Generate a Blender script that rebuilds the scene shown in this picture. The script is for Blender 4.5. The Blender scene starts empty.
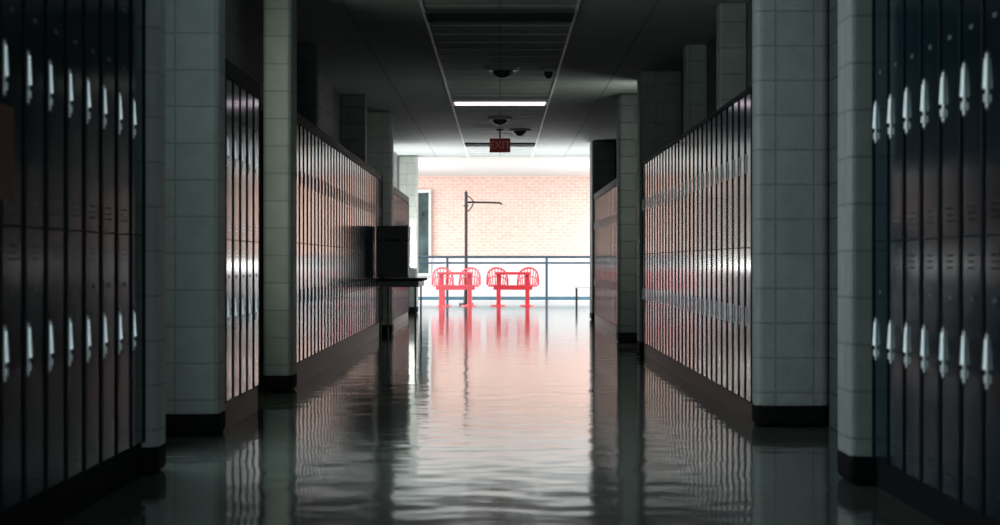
import bpy, bmesh, math, random
from mathutils import Vector, Matrix
random.seed(4)
S = bpy.context.scene
COL = S.collection
CZ = 0.95
S.view_settings.view_transform = 'Standard'
S.view_settings.exposure = 0.35

# ------------------------------------------------------------------ materials
def newmat(name):
    m = bpy.data.materials.new(name); m.use_nodes = True
    nt = m.node_tree
    return m, nt, nt.nodes["Principled BSDF"]

def mat(name, col, rough=0.5, metal=0.0, var=0.12, scale=6.0, bump=0.0, emis=None, es=0.0, rvar=0.0, bscale=None, bdist=0.01, ior=1.5):
    m, nt, b = newmat(name)
    N = nt.nodes; L = nt.links
    b.inputs["IOR"].default_value = ior
    tc = N.new("ShaderNodeTexCoord")
    nz = N.new("ShaderNodeTexNoise"); nz.inputs["Scale"].default_value = scale; nz.inputs["Detail"].default_value = 4
    L.new(tc.outputs["Object"], nz.inputs["Vector"])
    cr = N.new("ShaderNodeValToRGB")
    cr.color_ramp.elements[0].position = 0.3; cr.color_ramp.elements[1].position = 0.7
    cr.color_ramp.elements[0].color = [c*(1-var) for c in col[:3]]+[1]
    cr.color_ramp.elements[1].color = [min(1, c*(1+var)) for c in col[:3]]+[1]
    L.new(nz.outputs["Fac"], cr.inputs["Fac"]); L.new(cr.outputs["Color"], b.inputs["Base Color"])
    b.inputs["Roughness"].default_value = rough; b.inputs["Metallic"].default_value = metal
    if rvar:
        mr = N.new("ShaderNodeMapRange"); mr.inputs["To Min"].default_value = rough-rvar; mr.inputs["To Max"].default_value = rough+rvar
        L.new(nz.outputs["Fac"], mr.inputs["Value"]); L.new(mr.outputs["Result"], b.inputs["Roughness"])
    if bump:
        n2 = N.new("ShaderNodeTexNoise"); n2.inputs["Scale"].default_value = bscale or scale*3
        gg = N.new("ShaderNodeNewGeometry")
        L.new(gg.outputs["Position"], n2.inputs["Vector"])
        bp = N.new("ShaderNodeBump"); bp.inputs["Strength"].default_value = bump; bp.inputs["Distance"].default_value = bdist
        L.new(n2.outputs["Fac"], bp.inputs["Height"]); L.new(bp.outputs["Normal"], b.inputs["Normal"])
    if emis:
        b.inputs["Emission Color"].default_value = list(emis)+[1]; b.inputs["Emission Strength"].default_value = es
    return m

def blockmat(name, c1, c2, mort, bw, bh, ms, rough=0.6, offset=0.0, bump=0.6, mode="wall"):
    """block / brick pattern in world metres: u = x+y, v = z on walls"""
    m, nt, b = newmat(name); N = nt.nodes; L = nt.links
    g = N.new("ShaderNodeNewGeometry"); sp = N.new("ShaderNodeSeparateXYZ"); L.new(g.outputs["Position"], sp.inputs[0])
    cb = N.new("ShaderNodeCombineXYZ")
    if mode == "wall":
        ad = N.new("ShaderNodeMath"); ad.operation = "ADD"
        L.new(sp.outputs["X"], ad.inputs[0]); L.new(sp.outputs["Y"], ad.inputs[1])
        L.new(ad.outputs[0], cb.inputs["X"]); L.new(sp.outputs["Z"], cb.inputs["Y"])
    else:
        L.new(sp.outputs["X"], cb.inputs["X"]); L.new(sp.outputs["Y"], cb.inputs["Y"])
    br = N.new("ShaderNodeTexBrick"); br.offset = offset; br.offset_frequency = 2
    br.inputs["Scale"].default_value = 1.0; br.inputs["Brick Width"].default_value = bw; br.inputs["Row Height"].default_value = bh
    br.inputs["Mortar Size"].default_value = ms; br.inputs["Mortar Smooth"].default_value = 0.3
    br.inputs["Color1"].default_value = list(c1)+[1]; br.inputs["Color2"].default_value = list(c2)+[1]; br.inputs["Mortar"].default_value = list(mort)+[1]
    L.new(cb.outputs[0], br.inputs["Vector"])
    nz = N.new("ShaderNodeTexNoise"); nz.inputs["Scale"].default_value = 9; nz.inputs["Detail"].default_value = 6
    L.new(g.outputs["Position"], nz.inputs["Vector"])
    mx = N.new("ShaderNodeMix"); mx.data_type = "RGBA"; mx.blend_type = "MULTIPLY"; mx.inputs[0].default_value = 0.35
    L.new(br.outputs["Color"], mx.inputs[6]); L.new(nz.outputs["Fac"], mx.inputs[7])
    hs = N.new("ShaderNodeHueSaturation"); hs.inputs["Value"].default_value = 1.2
    L.new(mx.outputs[2], hs.inputs["Color"]); L.new(hs.outputs["Color"], b.inputs["Base Color"])
    b.inputs["Roughness"].default_value = rough
    bp = N.new("ShaderNodeBump"); bp.invert = True; bp.inputs["Strength"].default_value = bump; bp.inputs["Distance"].default_value = 0.006
    L.new(br.outputs["Fac"], bp.inputs["Height"])
    n3 = N.new("ShaderNodeTexNoise"); n3.inputs["Scale"].default_value = 90; L.new(g.outputs["Position"], n3.inputs["Vector"])
    b2 = N.new("ShaderNodeBump"); b2.inputs["Strength"].default_value = 0.5; b2.inputs["Distance"].default_value = 0.006
    L.new(n3.outputs["Fac"], b2.inputs["Height"]); L.new(bp.outputs["Normal"], b2.inputs["Normal"]); L.new(b2.outputs["Normal"], b.inputs["Normal"])
    return m

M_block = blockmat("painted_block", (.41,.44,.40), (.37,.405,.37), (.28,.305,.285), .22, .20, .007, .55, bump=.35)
M_blockdark = blockmat("painted_block_wall_shade", (.13,.145,.145), (.11,.125,.125), (.06,.065,.065), .40, .20, .006, .6, offset=.5)
M_brick = blockmat("pink_brick", (.82,.57,.49), (.77,.50,.43), (.82,.70,.65), .20, .075, .010, .8, offset=.5)
M_ceil = blockmat("ceiling_tile", (.44,.48,.48), (.40,.44,.44), (.26,.28,.28), 1.21, .61, .012, .9, mode="flat", bump=.3)
M_white = mat("white_plaster", (.84,.84,.84), .7, var=.04)
M_lobbylow = mat("pale_wainscot", (.64,.66,.68), .5, var=.04)
M_base = mat("black_rubber_base", (.010,.010,.011), .7, ior=1.15)
M_navy = mat("navy_enamel", (.007,.030,.046), .13, 0.0, .1, 3.0, rvar=.02, ior=1.27)
M_body = mat("navy_enamel_dark", (.003,.007,.012), .6, ior=1.2)
M_cap = mat("navy_top_trim", (.006,.012,.018), .6, ior=1.2)
M_chrome = mat("chrome_handle", (.95,.98,1.0), .36, 1.0, .04)
M_chrome_dim = mat("chrome_handle_dimmed", (.45,.45,.47), .45, .9, .05)  # same chrome as the near handles, darkened to tone down distant reflections
M_recess = mat("dark_recess_cup", (.01,.012,.016), .4)
M_plate = mat("number_plate_metal", (.12,.13,.14), .5, .5)
M_plinth = mat("brown_plinth", (.07,.04,.034), .5, ior=1.4)
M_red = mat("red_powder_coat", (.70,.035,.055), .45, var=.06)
M_red_overlit = mat("red_powder_coat_overlit", (.80,.11,.14), .45, var=.06)  # same red, paled to put the bright lobby light into the colour
M_blackm = mat("black_metal", (.012,.014,.018), .4, .3)
M_rail = mat("blue_grey_rail", (.04,.075,.11), .4, .2)
M_teal = mat("teal_rail", (.05,.15,.20), .5)
M_tbar = mat("ceiling_t_bar", (.85,.86,.85), .5)
M_cbar = mat("ceiling_cross_bar", (.50,.51,.51), .6)
M_lamp = mat("lit_diffuser", (.9,.9,.9), .5, emis=(1,.86,.97), es=2.4)
M_lampoff = mat("unlit_diffuser", (.08,.085,.09), .9, ior=1.1)
M_fixt = mat("fixture_metal", (.5,.5,.5), .4)
M_dome = mat("smoked_dome", (.05,.05,.05), .12)
M_exit = mat("exit_red", (.32,.035,.03), .4, emis=(.6,.03,.02), es=.02)
M_exitlet = mat("exit_letters", (.70,.26,.20), .4, emis=(1,.3,.2), es=.04)
M_wood = mat("dark_laminate", (.014,.012,.012), .8, scale=14, ior=1.1)
M_case = mat("black_plastic_case", (.012,.012,.013), .5)
M_poster = mat("faded_red_poster", (.26,.06,.045), .6)
M_glass = mat("window_greenery", (.03,.06,.06), .1, var=.9, scale=3)
M_frame = mat("white_frame", (.7,.72,.72), .4)

# polished floor, gently uneven
M_floor, nt, b = newmat("polished_floor"); N = nt.nodes; L = nt.links
g = N.new("ShaderNodeNewGeometry")
br = N.new("ShaderNodeTexBrick"); br.offset = 0; br.inputs["Scale"].default_value = 1
br.inputs["Brick Width"].default_value = .305; br.inputs["Row Height"].default_value = .305
br.inputs["Mortar Size"].default_value = .0015
br.inputs["Color1"].default_value = (.15,.178,.155,1); br.inputs["Color2"].default_value = (.13,.154,.134,1); br.inputs["Mortar"].default_value = (.07,.07,.06,1)
L.new(g.outputs["Position"], br.inputs["Vector"])
nz = N.new("ShaderNodeTexNoise"); nz.inputs["Scale"].default_value = 30; L.new(g.outputs["Position"], nz.inputs["Vector"])
mx = N.new("ShaderNodeMix"); mx.data_type = "RGBA"; mx.blend_type = "MULTIPLY"; mx.inputs[0].default_value = .5
L.new(br.outputs["Color"], mx.inputs[6]); L.new(nz.outputs["Fac"], mx.inputs[7]); L.new(mx.outputs[2], b.inputs["Base Color"])
b.inputs["Roughness"].default_value = .085; b.inputs["IOR"].default_value = 1.9
n1 = N.new("ShaderNodeTexNoise"); n1.inputs["Scale"].default_value = 3.2; n1.inputs["Detail"].default_value = 1.2; n1.inputs["Roughness"].default_value = .45
L.new(g.outputs["Position"], n1.inputs["Vector"])
bp = N.new("ShaderNodeBump"); bp.inputs["Strength"].default_value = 1; bp.inputs["Distance"].default_value = .0040
L.new(n1.outputs["Fac"], bp.inputs["Height"]); L.new(bp.outputs["Normal"], b.inputs["Normal"])

# ------------------------------------------------------------------ mesh helpers
def bm_box(bm, x0, x1, y0, y1, z0, z1):
    vs = [bm.verts.new((x, y, z)) for x in (x0, x1) for y in (y0, y1) for z in (z0, z1)]
    f = [(0,1,3,2),(4,6,7,5),(0,4,5,1),(2,3,7,6),(0,2,6,4),(1,5,7,3)]
    for q in f: bm.faces.new([vs[i] for i in q])

def bm_tube(bm, pts, r, seg=8, closed=False):
    pts = [Vector(p) for p in pts]; n = len(pts); rings = []
    for i, p in enumerate(pts):
        if closed: t = pts[(i+1) % n]-pts[i-1]
        else: t = pts[min(i+1, n-1)]-pts[max(i-1, 0)]
        t.normalize()
        up = Vector((0,0,1)) if abs(t.z) < .9 else Vector((0,1,0))
        a = t.cross(up).normalized(); c = t.cross(a).normalized()
        rings.append([bm.verts.new(p+a*(r*math.cos(2*math.pi*k/seg))+c*(r*math.sin(2*math.pi*k/seg))) for k in range(seg)])
    def bridge(A, B):
        best = min(range(seg), key=lambda s: sum((A[k].co-B[(k+s) % seg].co).length for k in range(seg)))
        rev = [B[(-k) % seg] for k in range(seg)]
        bestr = min(range(seg), key=lambda s: sum((A[k].co-rev[(k+s) % seg].co).length for k in range(seg)))
        c1 = sum((A[k].co-B[(k+best) % seg].co).length for k in range(seg)); c2 = sum((A[k].co-rev[(k+bestr) % seg].co).length for k in range(seg))
        Q, s = (B, best) if c1 <= c2 else (rev, bestr)
        for k in range(seg):
            try: bm.faces.new([A[k], A[(k+1) % seg], Q[(k+1+s) % seg], Q[(k+s) % seg]])
            except ValueError: pass
    for i in range(n-1): bridge(rings[i], rings[i+1])
    if closed: bridge(rings[-1], rings[0])
    else:
        bm.faces.new(rings[0]); bm.faces.new(rings[-1])

def bm_disc(bm, cx, cy, z0, z1, r0, r1=None, seg=32):
    r1 = r0 if r1 is None else r1
    A = [bm.verts.new((cx+r0*math.cos(2*math.pi*k/seg), cy+r0*math.sin(2*math.pi*k/seg), z0)) for k in range(seg)]
    B = [bm.verts.new((cx+r1*math.cos(2*math.pi*k/seg), cy+r1*math.sin(2*math.pi*k/seg), z1)) for k in range(seg)]
    for k in range(seg): bm.faces.new([A[k], A[(k+1) % seg], B[(k+1) % seg], B[k]])
    bm.faces.new(A[::-1]); bm.faces.new(B)

def mesh(name, fn, material, bevel=0, smooth=False):
    bm = bmesh.new(); fn(bm)
    if bevel:
        bmesh.ops.bevel(bm, geom=[e for e in bm.edges if e.is_manifold], offset=bevel, segments=4 if bevel > .01 else 2, affect='EDGES', profile=.5)
    bmesh.ops.recalc_face_normals(bm, faces=bm.faces)
    me = bpy.data.meshes.new(name); bm.to_mesh(me); bm.free()
    me.materials.append(material)
    if smooth:
        for p in me.polygons: p.use_smooth = True
    return me

def obj(name, data, loc=(0,0,0), rotz=0, parent=None, **props):
    o = bpy.data.objects.new(name, data); COL.objects.link(o)
    o.location = loc; o.rotation_euler = (0, 0, rotz)
    if parent: o.parent = parent
    for k, v in props.items(): o[k] = v
    return o

def box(name, x0, x1, y0, y1, z0, z1, m, bevel=0, parent=None, **props):
    c = ((x0+x1)/2, (y0+y1)/2, z0)
    me = mesh(name, lambda bm: bm_box(bm, x0-c[0], x1-c[0], y0-c[1], y1-c[1], 0, z1-z0), m, bevel)
    return obj(name, me, c, 0, parent, **props)

ST = dict(kind="structure")
XW = 1.90
HC = 2.95
HL = 3.10
YE = 36.0
# ------------------------------------------------------------------ shell
box("floor", -8, 8, -4, 50, -.1, 0, M_floor, **ST)
box("ceiling", -XW-.3, XW+.3, -4, YE, HC, HC+.15, M_ceil, **ST)
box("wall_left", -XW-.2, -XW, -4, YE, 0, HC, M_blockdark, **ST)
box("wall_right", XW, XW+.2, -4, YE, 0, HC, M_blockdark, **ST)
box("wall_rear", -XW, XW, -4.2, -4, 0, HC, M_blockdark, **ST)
YB = 47.0
box("wall_back", -8, 8, YB, YB+.2, 1.1, HL, M_brick, **ST)
box("wall_back_lower", -8, 8, YB-.06, YB+.2, 0, 1.1, M_lobbylow, **ST)
box("wall_lobby_left", -8.2, -8, YE, YB+.2, 0, HL, M_white, **ST)
box("wall_lobby_right", 8, 8.2, YE, YB+.2, 0, HL, M_white, **ST)
box("wall_lobby_front_left", -8, -XW-.2, YE-.2, YE, 0, HL, M_white, **ST)
box("wall_lobby_front_right", XW+.2, 8, YE-.2, YE, 0, HL, M_white, **ST)
box("ceiling_lobby", -8.2, 8.2, YE, YB+.2, HL, HL+.1, M_white, **ST)

w = obj("window_1", None, (-2.15, YB-.08, .62), **ST)
w.empty_display_size = .2
WHT = 2.13
def fr(bm):
    for a in ((-.45,.45,0,.06),(-.45,.45,WHT-.08,WHT)): bm_box(bm, a[0], a[1], -.06, .02, a[2], a[3])
    for a in (-.45, -.03, .39): bm_box(bm, a, a+.06, -.06, .02, .06, WHT-.08)
obj("window_frame", mesh("window_frame", fr, M_frame, .004), parent=w)
obj("window_glass", mesh("window_glass", lambda bm: bm_box(bm, -.4, .4, -.02, .0, .05, WHT-.05), M_glass), parent=w)

t = 1
for sx in (-1, 1):
    box(f"trim_{t}", sx*.605-.012, sx*.605+.012, -4, YE-.05, HC-.012, HC, M_tbar, **ST); t += 1
def cross(bm):
    y = -3.5
    while y < YE-.3:
        bm_box(bm, -.593, .593, y-.008, y+.008, 0, .004); y += .61
obj(f"trim_{t}", mesh("cross_bars", cross, M_cbar), (0, 0, HC-.004), **ST); t += 1

# ------------------------------------------------------------------ pillars
def pillar(side, xin, y0, d=.42, name="block_pillar", lab="square painted cinder-block pillar with black rubber base", xout=XW-.002, m=None):
    xa, xb = (xin, xout) if side > 0 else (-xout, -xin)
    c = ((xa+xb)/2, y0+d/2)
    p = obj(name, None, (c[0], c[1], 0), label=lab, category="pillar", group="hallway block pillars")
    hw = (xb-xa)/2; hd = d/2
    bodym = mesh("pillar_shaft", lambda bm: bm_box(bm, -hw, hw, -hd, hd, .10, HC-.002), m or M_block, .04)
    obj("shaft", bodym, parent=p)
    basem = mesh("pillar_base", lambda bm: bm_box(bm, -hw-.002, hw, -hd-.003, hd+.003, 0, .145) if side > 0 else bm_box(bm, -hw, hw+.002, -hd-.003, hd+.003, 0, .145), M_base, .04)
    obj("base", basem, parent=p)
    return p
DK = dict(m=M_blockdark, lab="dark shadowed cinder-block pillar with black rubber base")  # shade on these pillars is put into a darker block colour
pillar(1, 1.49, 8.08, .34)
pillar(1, 1.475, 10.95, .20)
pillar(1, 1.45, 19.72, .42)
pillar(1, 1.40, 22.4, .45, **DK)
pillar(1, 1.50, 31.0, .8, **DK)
pillar(-1, 1.53, 8.48, .25)
pillar(-1, 1.535, 10.35, .30)
pillar(-1, 1.52, 13.85, .40, xout=1.73)
pillar(-1, 1.43, 25.1, .45)
pillar(-1, 1.54, 35.4, .45)

for sx, xi, y0, dd in ((1,1.69,14.6,.25),(1,1.70,17.4,.25),(-1,1.68,17.4,.25),(-1,1.60,22.6,.25)):
    xa, xb = (xi, XW-.002) if sx > 0 else (-XW+.002, -xi)
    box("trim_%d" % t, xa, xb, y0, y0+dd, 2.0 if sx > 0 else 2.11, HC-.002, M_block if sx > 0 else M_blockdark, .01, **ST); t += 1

# ------------------------------------------------------------------ lockers
LW = .305; DH = .908; Z0 = .12
def f_body(bm, ex=0):
    bm_box(bm, -.30, -.016, -LW/2+.0005, LW/2-.0005, Z0, Z0+1.84+ex)
    for a, c in ((-LW/2+.0005, -LW/2+.010), (LW/2-.010, LW/2-.0005)):
        bm_box(bm, -.016, .006, a, c, Z0, Z0+1.84+ex)  # proud dark stiles added to draw the shaded gaps between doors
    for z in (Z0, Z0+.9165, Z0+1.834+ex):
        bm_box(bm, -.016, -.001, -LW/2+.010, LW/2-.010, z, z+.005)
EX = .14
me_body = mesh("locker_body", f_body, M_body)
me_body_tall = mesh("locker_body_tall", lambda bm: f_body(bm, EX), M_body)
def f_door(bm, ex=0, vents=True):
    w = LW/2-.012; H = DH+ex
    xs = [(-w, -.003), (-w+.008, 0), (-w*.5, .0004), (0, .0005), (w*.5, .0004), (w-.008, 0), (w, -.003)]
    fr_ = []
    for y, x in xs: fr_.append((bm.verts.new((x, y, 0)), bm.verts.new((x, y, H))))
    bk = [(bm.verts.new((-.015, y, 0)), bm.verts.new((-.015, y, H))) for y, x in xs]
    for i in range(len(xs)-1):
        bm.faces.new([fr_[i][0], fr_[i+1][0], fr_[i+1][1], fr_[i][1]])
        bm.faces.new([bk[i][1], bk[i+1][1], bk[i+1][0], bk[i][0]])
        bm.faces.new([fr_[i][1], fr_[i+1][1], bk[i+1][1], bk[i][1]])
        bm.faces.new([fr_[i+1][0], fr_[i][0], bk[i][0], bk[i+1][0]])
    bm.faces.new([bk[0][0], fr_[0][0], fr_[0][1], bk[0][1]]); bm.faces.new([fr_[-1][0], bk[-1][0], bk[-1][1], fr_[-1][1]])
    if vents:
        for zb in (.05, H-.108):
            for i in range(3):
                z = zb+i*.022
                v = [bm.verts.new(p) for p in ((.0002,-.05,z),(.0002,.05,z),(.0018,.046,z),(.0018,-.046,z),(.0002,-.05,z+.008),(.0002,.05,z+.008))]
                for q in ((0,3,2,1),(3,4,5,2),(0,4,3),(1,2,5)): bm.faces.new([v[k] for k in q])
me_door = mesh("locker_door", f_door, M_navy)
me_door_flat = mesh("locker_door_flat", lambda bm: f_door(bm, 0, False), M_navy)
me_door_tall = mesh("locker_door_tall", lambda bm: f_door(bm, EX), M_navy)
def f_handle(bm):
    # slim backplate with a tapered lift lever and a lock tab below it
    bm_box(bm, .001, .005, -.010, .010, -.088, .088)
    vs = [bm.verts.new(p) for p in ((.005,-.006,-.030),(.005,.006,-.030),(.016,.005,-.026),(.016,-.005,-.026),
                                    (.005,-.007,.076),(.005,.007,.076),(.010,.006,.072),(.010,-.006,.072))]
    for q in ((0,1,2,3),(4,7,6,5),(0,4,5,1),(3,2,6,7),(0,3,7,4),(1,5,6,2)): bm.faces.new([vs[i] for i in q])
    bm_box(bm, .005, .012, -.005, .005, -.072, -.045)
me_handle = mesh("locker_handle", f_handle, M_chrome, .001)
me_cup = mesh("locker_cup", lambda bm: bm_box(bm, .0003, .002, -.018, .018, -.096, .096), M_recess)
def f_handle2(bm):
    bm_box(bm, 0, .007, -.007, .007, -.058, .058)
me_handle2 = mesh("locker_handle_flat", f_handle2, M_chrome_dim)
me_plate = mesh("locker_plate", lambda bm: bm_box(bm, 0.001, .003, -.022, .022, -.008, .008), M_plate)

def locker_row(side, xf, ystart, n, near=False, tall=False, lab="dark navy double-tier steel locker with chrome handles", grp="hallway lockers", dz=0):
    for i in range(n):
        yc = ystart+LW*(i+.5)
        L0 = obj("locker", None, (side*xf, yc, dz), 0 if side < 0 else math.pi, label=lab, category="locker", group=grp)
        L0.empty_display_size = .1
        obj("body", me_body_tall if tall else me_body, parent=L0)
        for k in range(2):
            dm = (me_door_tall if (tall and k) else me_door) if near else me_door_flat
            d = obj("door", dm, (0, 0, Z0+.008+k*(DH+.006)), random.uniform(-.002, .002), parent=L0)
            obj("handle", me_handle if near else me_handle2, (.0, -.10, .50), parent=d)
            if near:
                obj("handle_cup", me_cup, (.0, -.10, .50), parent=d)
                obj("number_plate", me_plate, (.0, .0, .70), parent=d)
def row(side, xf, ya, yb, top=2.06, dz=0, tall=False, **k):
    global t
    n = int(round((yb-ya)/LW)); ya = yb-n*LW
    locker_row(side, xf, ya, n, dz=dz, tall=tall, **k)
    xa, xb = (xf+.012, xf+.30) if side > 0 else (-xf-.30, -xf-.012)
    box("trim_%d" % t, xa, xb, ya, yb, 0, Z0+dz, M_base if tall else M_plinth, **ST); t += 1
    xa, xb = (xf-.004, xf+.30) if side > 0 else (-xf-.30, -xf+.004)
    box("trim_%d" % t, xa, xb, ya, yb, Z0+dz+1.842+(EX if tall else 0), top, M_cap, .004, **ST); t += 1
row(-1, 1.585, 4.8, 8.46, grp="lockers nearest the hall entrance", top=2.20, dz=.03, near=True, tall=True)
row(1, 1.585, 4.7, 8.06, grp="lockers nearest the hall entrance", top=2.16, near=True, tall=True)
row(-1, 1.545, 10.68, 12.21, top=2.10, dz=.04, near=True)
row(-1, 1.55, 14.30, 25.05, top=2.10, dz=.06)
row(-1, 1.55, 26.5, 32.3)
row(1, 1.48, 11.17, 19.70, top=1.99)
row(1, 1.53, 23.2, 30.9)

box("poster", -1.572, -1.568, 5.93, 6.13, 1.15, 1.45, M_poster, label="faded red paper poster stuck on a locker door", category="poster")

# ------------------------------------------------------------------ ceiling fixtures
def troffer(y, on):
    p = obj("ceiling_light", None, (0, y, HC), label="lit fluorescent ceiling panel spanning the grid" if on else "unlit fluorescent ceiling panel in the grid", category="light fixture")
    def f(bm):
        bm_box(bm, -.59, .59, -.30, -.27, -.03, -.001); bm_box(bm, -.59, .59, .27, .30, -.03, -.001)
        bm_box(bm, -.59, -.56, -.27, .27, -.03, -.001); bm_box(bm, .56, .59, -.27, .27, -.03, -.001)
    obj("frame", mesh("troffer_frame", f, M_fixt if on else M_lampoff), parent=p)
    obj("diffuser", mesh("troffer_lens", lambda bm: bm_box(bm, -.56, .56, -.27, .27, -.022, -.002), M_lamp if on else M_lampoff), parent=p)
troffer(15.3, False); troffer(23.6, True); troffer(32.0, False)
def dome(x, y, r):
    p = obj("ceiling_speaker", None, (x, y, HC), label="round ceiling-mounted fixture with dark centre", category="ceiling fixture")
    obj("rim", mesh("dome_rim", lambda bm: bm_disc(bm, 0, 0, -.035, -.001, r*.92, r), M_fixt, .004), parent=p)
    def f(bm):
        for i in range(5):
            a0 = math.pi/2*i/5; a1 = math.pi/2*(i+1)/5
            bm_disc(bm, 0, 0, -.035-.07*math.sin(a1), -.035-.07*math.sin(a0), max(r*.6*math.cos(a1), .004), r*.6*math.cos(a0), 24)
    obj("dome", mesh("dome_glass", f, M_dome, smooth=True), parent=p)
dome(.03, 19.5, .18); dome(.50, 19.6, .08); dome(.0, 26.2, .17); dome(.30, 28.5, .17)

e = obj("exit_sign", None, (0, 28.5, 2.60), label="dull red exit sign hanging from the ceiling", category="exit sign")
obj("housing", mesh("exit_housing", lambda bm: bm_box(bm, -.155, .155, -.03, .03, 0, .21), M_exit, .006), parent=e)
obj("stem", mesh("exit_stem", lambda bm: (bm_tube(bm, [(0,0,.21),(0,0,.33)], .012), bm_disc(bm, 0, 0, .33, .349, .05)), M_blackm), parent=e)
cu = bpy.data.curves.new("exit_text", "FONT"); cu.body = "EXIT"; cu.size = .155; cu.align_x = "CENTER"; cu.align_y = "CENTER"; cu.extrude = .003
to = bpy.data.objects.new("tmp_text", cu); COL.objects.link(to)
bpy.context.view_layer.update()
me = bpy.data.meshes.new_from_object(to.evaluated_get(bpy.context.evaluated_depsgraph_get()))
bpy.data.objects.remove(to)
me.materials.clear(); me.materials.append(M_exitlet)
me.transform(Matrix.Translation((0, -.034, .105)) @ Matrix.Rotation(math.pi/2, 4, 'X'))
obj("lettering", me, parent=e, label="letters reading EXIT")

# ------------------------------------------------------------------ side table + black equipment case
tb = obj("side_table", None, (-1.235, 24.05, 0), label="narrow dark laminate table against the lockers", category="table")
obj("table_top", mesh("st_top", lambda bm: bm_box(bm, -.28, .28, -.9, .9, .72, .75), M_wood, .004), parent=tb)
obj("apron", mesh("st_apron", lambda bm: [bm_box(bm, -.24, .24, a-.01, a+.01, .65, .72) for a in (-.83, .83)] + [bm_box(bm, a-.01, a+.01, -.82, .82, .65, .72) for a in (-.23, .23)], M_blackm), parent=tb)
lg = mesh("st_leg", lambda bm: bm_box(bm, -.011, .011, -.011, .011, 0, .72), M_blackm, .003)
for lx in (-.23, .20):
    for ly in (-.83, .83): obj("leg", lg, (lx, ly, 0), parent=tb)
tv = obj("equipment_case", None, (-1.315, 23.6, .75), label="large plain black equipment case standing on the side table", category="case")
obj("body", mesh("ec_body", lambda bm: bm_box(bm, -.195, .185, -.30, .30, .015, .47), M_case, .01), parent=tv)
obj("lid", mesh("ec_lid", lambda bm: bm_box(bm, -.198, .188, -.305, .305, .474, .65), M_case, .012), parent=tv)
def f_lat(bm): bm_box(bm, -.02, .02, -.318, -.301, .43, .51)
ml = mesh("ec_latch", f_lat, M_blackm, .002)
for lx in (-.11, .11): obj("latch", ml, (lx, 0, 0), parent=tv)
mf = mesh("ec_foot", lambda bm: bm_disc(bm, 0, 0, 0, .015, .02), M_blackm)
for a in (-.15, .15):
    for c in (-.2, .2): obj("foot", mf, (a, c, 0), parent=tv)

# ------------------------------------------------------------------ lobby railing
YR = 44.0
rl = obj("railing", None, (0, YR, 0), label="dark blue metal guard railing along the lobby", category="railing")
obj("top_rail", mesh("r_top", lambda bm: bm_tube(bm, [(-7.9,0,1.08),(7.9,0,1.08)], .030), M_rail), parent=rl)
obj("middle_rail", mesh("r_mid", lambda bm: bm_tube(bm, [(-7.9,0,.94),(7.9,0,.94)], .022), M_rail), parent=rl)
obj("bottom_rail", mesh("r_bot", lambda bm: bm_box(bm, -7.9, 7.9, -.015, .015, .08, .16), M_teal), parent=rl)
pm = mesh("r_post", lambda bm: bm_box(bm, -.028, .028, -.028, .028, 0, 1.06), M_rail, .004)
for k in range(-3, 4): obj("post", pm, (1.08+k*2.3, 0, 0), parent=rl)

lp = obj("bracket_post", None, (-.76, 42.6, 0), label="tall slim black metal post with horizontal bracket arm", category="post")
def f_pole(bm):
    bm_disc(bm, 0, 0, 0, .04, .16); bm_disc(bm, 0, 0, .04, .35, .06, .045)
    bm_tube(bm, [(0,0,.3),(0,0,2.5)], .036, 12)
    bm_disc(bm, 0, 0, 2.5, 2.56, .045, .01)
    bm_disc(bm, 0, 0, 2.2, 2.24, .055)
obj("pole", mesh("bp_pole", f_pole, M_blackm), parent=lp)
def f_arm(bm):
    bm_tube(bm, [(0,0,2.30),(.2,0,2.30),(.5,0,2.295),(.76,0,2.285),(.80,0,2.25)], .022)
    bm_tube(bm, [(0,0,2.08),(.08,0,2.13),(.14,0,2.22),(.17,0,2.30)], .014)
    bm_tube(bm, [(0,0,2.46),(.10,0,2.40),(.18,0,2.30)], .012)
obj("arm", mesh("bp_arm", f_arm, M_blackm), parent=lp)

# ------------------------------------------------------------------ red cafe tables and wire chairs
def f_ttop(bm): bm_box(bm, -.38, .38, -.28, .28, .69, .745)
def f_leg(bm):
    bm_box(bm, -.045, .045, -.045, .045, .03, .69); bm_box(bm, -.055, .055, -.24, .24, 0, .03)
def f_beam(bm): bm_box(bm, -.42, .42, -.05, .05, .36, .46)
def f_seat(bm):
    ring = lambda r, z: [(r*math.cos(a*math.pi/12), r*math.sin(a*math.pi/12), z) for a in range(24)]
    bm_tube(bm, ring(.21, .44), .024, 6, True); bm_tube(bm, ring(.14, .43), .010, 6, True); bm_tube(bm, ring(.07, .43), .010, 6, True)
    for k in range(8):
        a = k*math.pi/8
        bm_tube(bm, [(-.21*math.cos(a), -.21*math.sin(a), .44), (0,0,.43), (.21*math.cos(a), .21*math.sin(a), .44)], .010, 6)
def f_back(bm):
    hp = []
    for k in range(21):
        a = math.pi*k/20
        x = .23*math.cos(a); z = .46+.37*math.sin(a)**.55 if 0 < k < 20 else .46
        y = .10+.15*math.sin(a)
        hp.append((x, y, z))
    bm_tube(bm, hp, .019, 8)
    for k in range(3, 18, 2):
        p = hp[k]; a = math.pi*k/20
        bm_tube(bm, [(.18*math.cos(a), .08+.13*math.sin(a), .44), ((.18*math.cos(a)+p[0])/2, (p[1]+.08+.13*math.sin(a))/2+.015, (p[2]+.44)/2), p], .011, 6)
    hp2 = [(x*.94, y-.01, .46+(z-.46)*.5) for x, y, z in hp]
    bm_tube(bm, hp2, .012, 6)
def f_ped(bm):
    bm_disc(bm, 0, 0, 0, .02, .17, .16); bm_disc(bm, 0, 0, .02, .05, .06, .035); bm_tube(bm, [(0,0,.04),(0,0,.43)], .036, 12)
ME = {}
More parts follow.
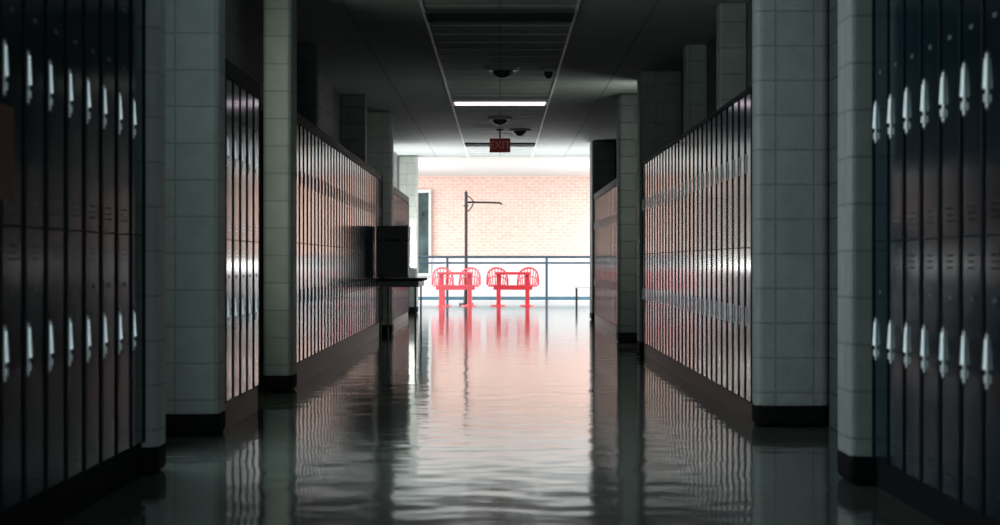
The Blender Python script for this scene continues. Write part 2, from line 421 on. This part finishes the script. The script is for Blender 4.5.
for key, mm in (("a", M_red), ("b", M_red_overlit)):
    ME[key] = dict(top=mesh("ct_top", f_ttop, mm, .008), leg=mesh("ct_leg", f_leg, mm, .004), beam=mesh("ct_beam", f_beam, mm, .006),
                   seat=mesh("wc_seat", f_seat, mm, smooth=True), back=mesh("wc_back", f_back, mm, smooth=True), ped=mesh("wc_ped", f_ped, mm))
def cafe_table(x, y, k, lab):
    p = obj("cafe_table", None, (x, y, 0), label=lab, category="table", group="red cafe tables")
    obj("table_top", ME[k]["top"], parent=p); obj("crossbar", ME[k]["beam"], parent=p)
    for sx in (-.31, .31): obj("leg", ME[k]["leg"], (sx, 0, 0), parent=p)
def chair(x, y, rz, k, lab):
    p = obj("wire_chair", None, (x, y, 0), rz, label=lab, category="chair", group="red wire chairs")
    obj("seat", ME[k]["seat"], parent=p); obj("backrest", ME[k]["back"], parent=p)
    obj("pedestal", ME[k]["ped"], parent=p)
TL = "red metal cafe table on two square legs"; CL = "red wire chair with round fan-shaped back"
cafe_table(.28, 41.0, "a", "bright "+TL); cafe_table(-.96, 40.9, "b", "overlit paler "+TL)
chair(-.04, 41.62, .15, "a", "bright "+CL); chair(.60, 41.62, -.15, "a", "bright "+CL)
chair(-1.24, 41.55, .15, "b", "overlit paler "+CL); chair(-.68, 41.55, -.15, "b", "overlit paler "+CL)

bn = obj("bench", None, (1.75, 39.5, 0), label="small pale bench with dark metal legs", category="bench")
obj("seat", mesh("bn_seat", lambda bm: bm_box(bm, -.2, .4, -.2, .2, .42, .46), M_frame, .005), parent=bn)
bl = mesh("bn_leg", lambda bm: bm_box(bm, -.015, .015, -.015, .015, 0, .42), M_blackm)
for a in (-.16, .36):
    for c in (-.16, .16): obj("leg", bl, (a, c, 0), parent=bn)

# ------------------------------------------------------------------ lights
def area(name, loc, d, sx, sy, power, col):
    """d = direction the lamp faces; sx is its size across, sy along the other axis"""
    l = bpy.data.lights.new(name, "AREA"); l.shape = "RECTANGLE"; l.size = sx; l.size_y = sy; l.energy = power; l.color = col
    o = bpy.data.objects.new(name, l); COL.objects.link(o); o.location = loc
    o.rotation_euler = Vector(d).to_track_quat('-Z', 'Y').to_euler()
    return o
for sx in (-1, 1):
    area("lobby_skylight", (sx*5.2, 41.5, HL-.03), (0,0,-1), 4.4, 9, 640, (1,.975,.97))
    area("lobby_ceiling_fill", (sx*6.4, 41.5, 1.9), (-sx*.5,0,1), .6, 8, 230, (1,.97,.97))  # unseen fill added to brighten the lobby ceiling, no real fitting
area("alcove_uplight", (-1.72, 34.0, .9), (.45,0,1), 3.0, .25, 80, (1,.99,.98))  # unseen fill pair added to brighten the far end of the hall ceiling
area("hall_ceiling_fill_b", (1.72, 34.0, .9), (-.45,0,1), 3.0, .25, 80, (1,.99,.98))  # right half of the added ceiling fill
area("lobby_window_light", (-7.9, 41.5, 1.55), (1,0,0), 10.5, 3.0, 100, (.95,.98,1))
area("lobby_window_light_b", (7.9, 41.5, 1.55), (-1,0,0), 10.5, 3.0, 80, (.95,.98,1))
area("door_light_left", (-1.80, 9.35, 1.7), (1,-.25,0), .8, 2.0, 30, (.78,.92,1))
area("pillar_fill_left", (-1.87, 13.0, 1.7), (1,0,0), .8, 2.0, 7, (.90,1,.84))  # added fill, hidden beside the pillar to brighten its front face
area("pillar_fill_right", (1.84, 21.3, 1.8), (-1,.6,0), .9, 2.0, 13, (.92,1,.88))  # added fill, hidden on the right to brighten the far left pillar
area("rear_fill_light", (0, -3.8, 1.6), (0,1,-.05), 2.6, 1.6, 68, (.74,.96,1))  # added fill behind the camera; the rear wall has no window

wd = bpy.data.worlds.new("world"); S.world = wd; wd.use_nodes = True
wd.node_tree.nodes["Background"].inputs[0].default_value = (.5,.6,.65,1); wd.node_tree.nodes["Background"].inputs[1].default_value = .3

cd = bpy.data.cameras.new("camera"); cam = bpy.data.objects.new("camera", cd); COL.objects.link(cam)
cam.location = (0, 0, CZ); cam.rotation_euler = (math.pi/2, 0, 0)
cd.sensor_width = 36; cd.lens = 68.4; cd.clip_end = 200
cd.dof.use_dof = True; cd.dof.focus_distance = 19; cd.dof.aperture_fstop = 4.0
S.camera = cam
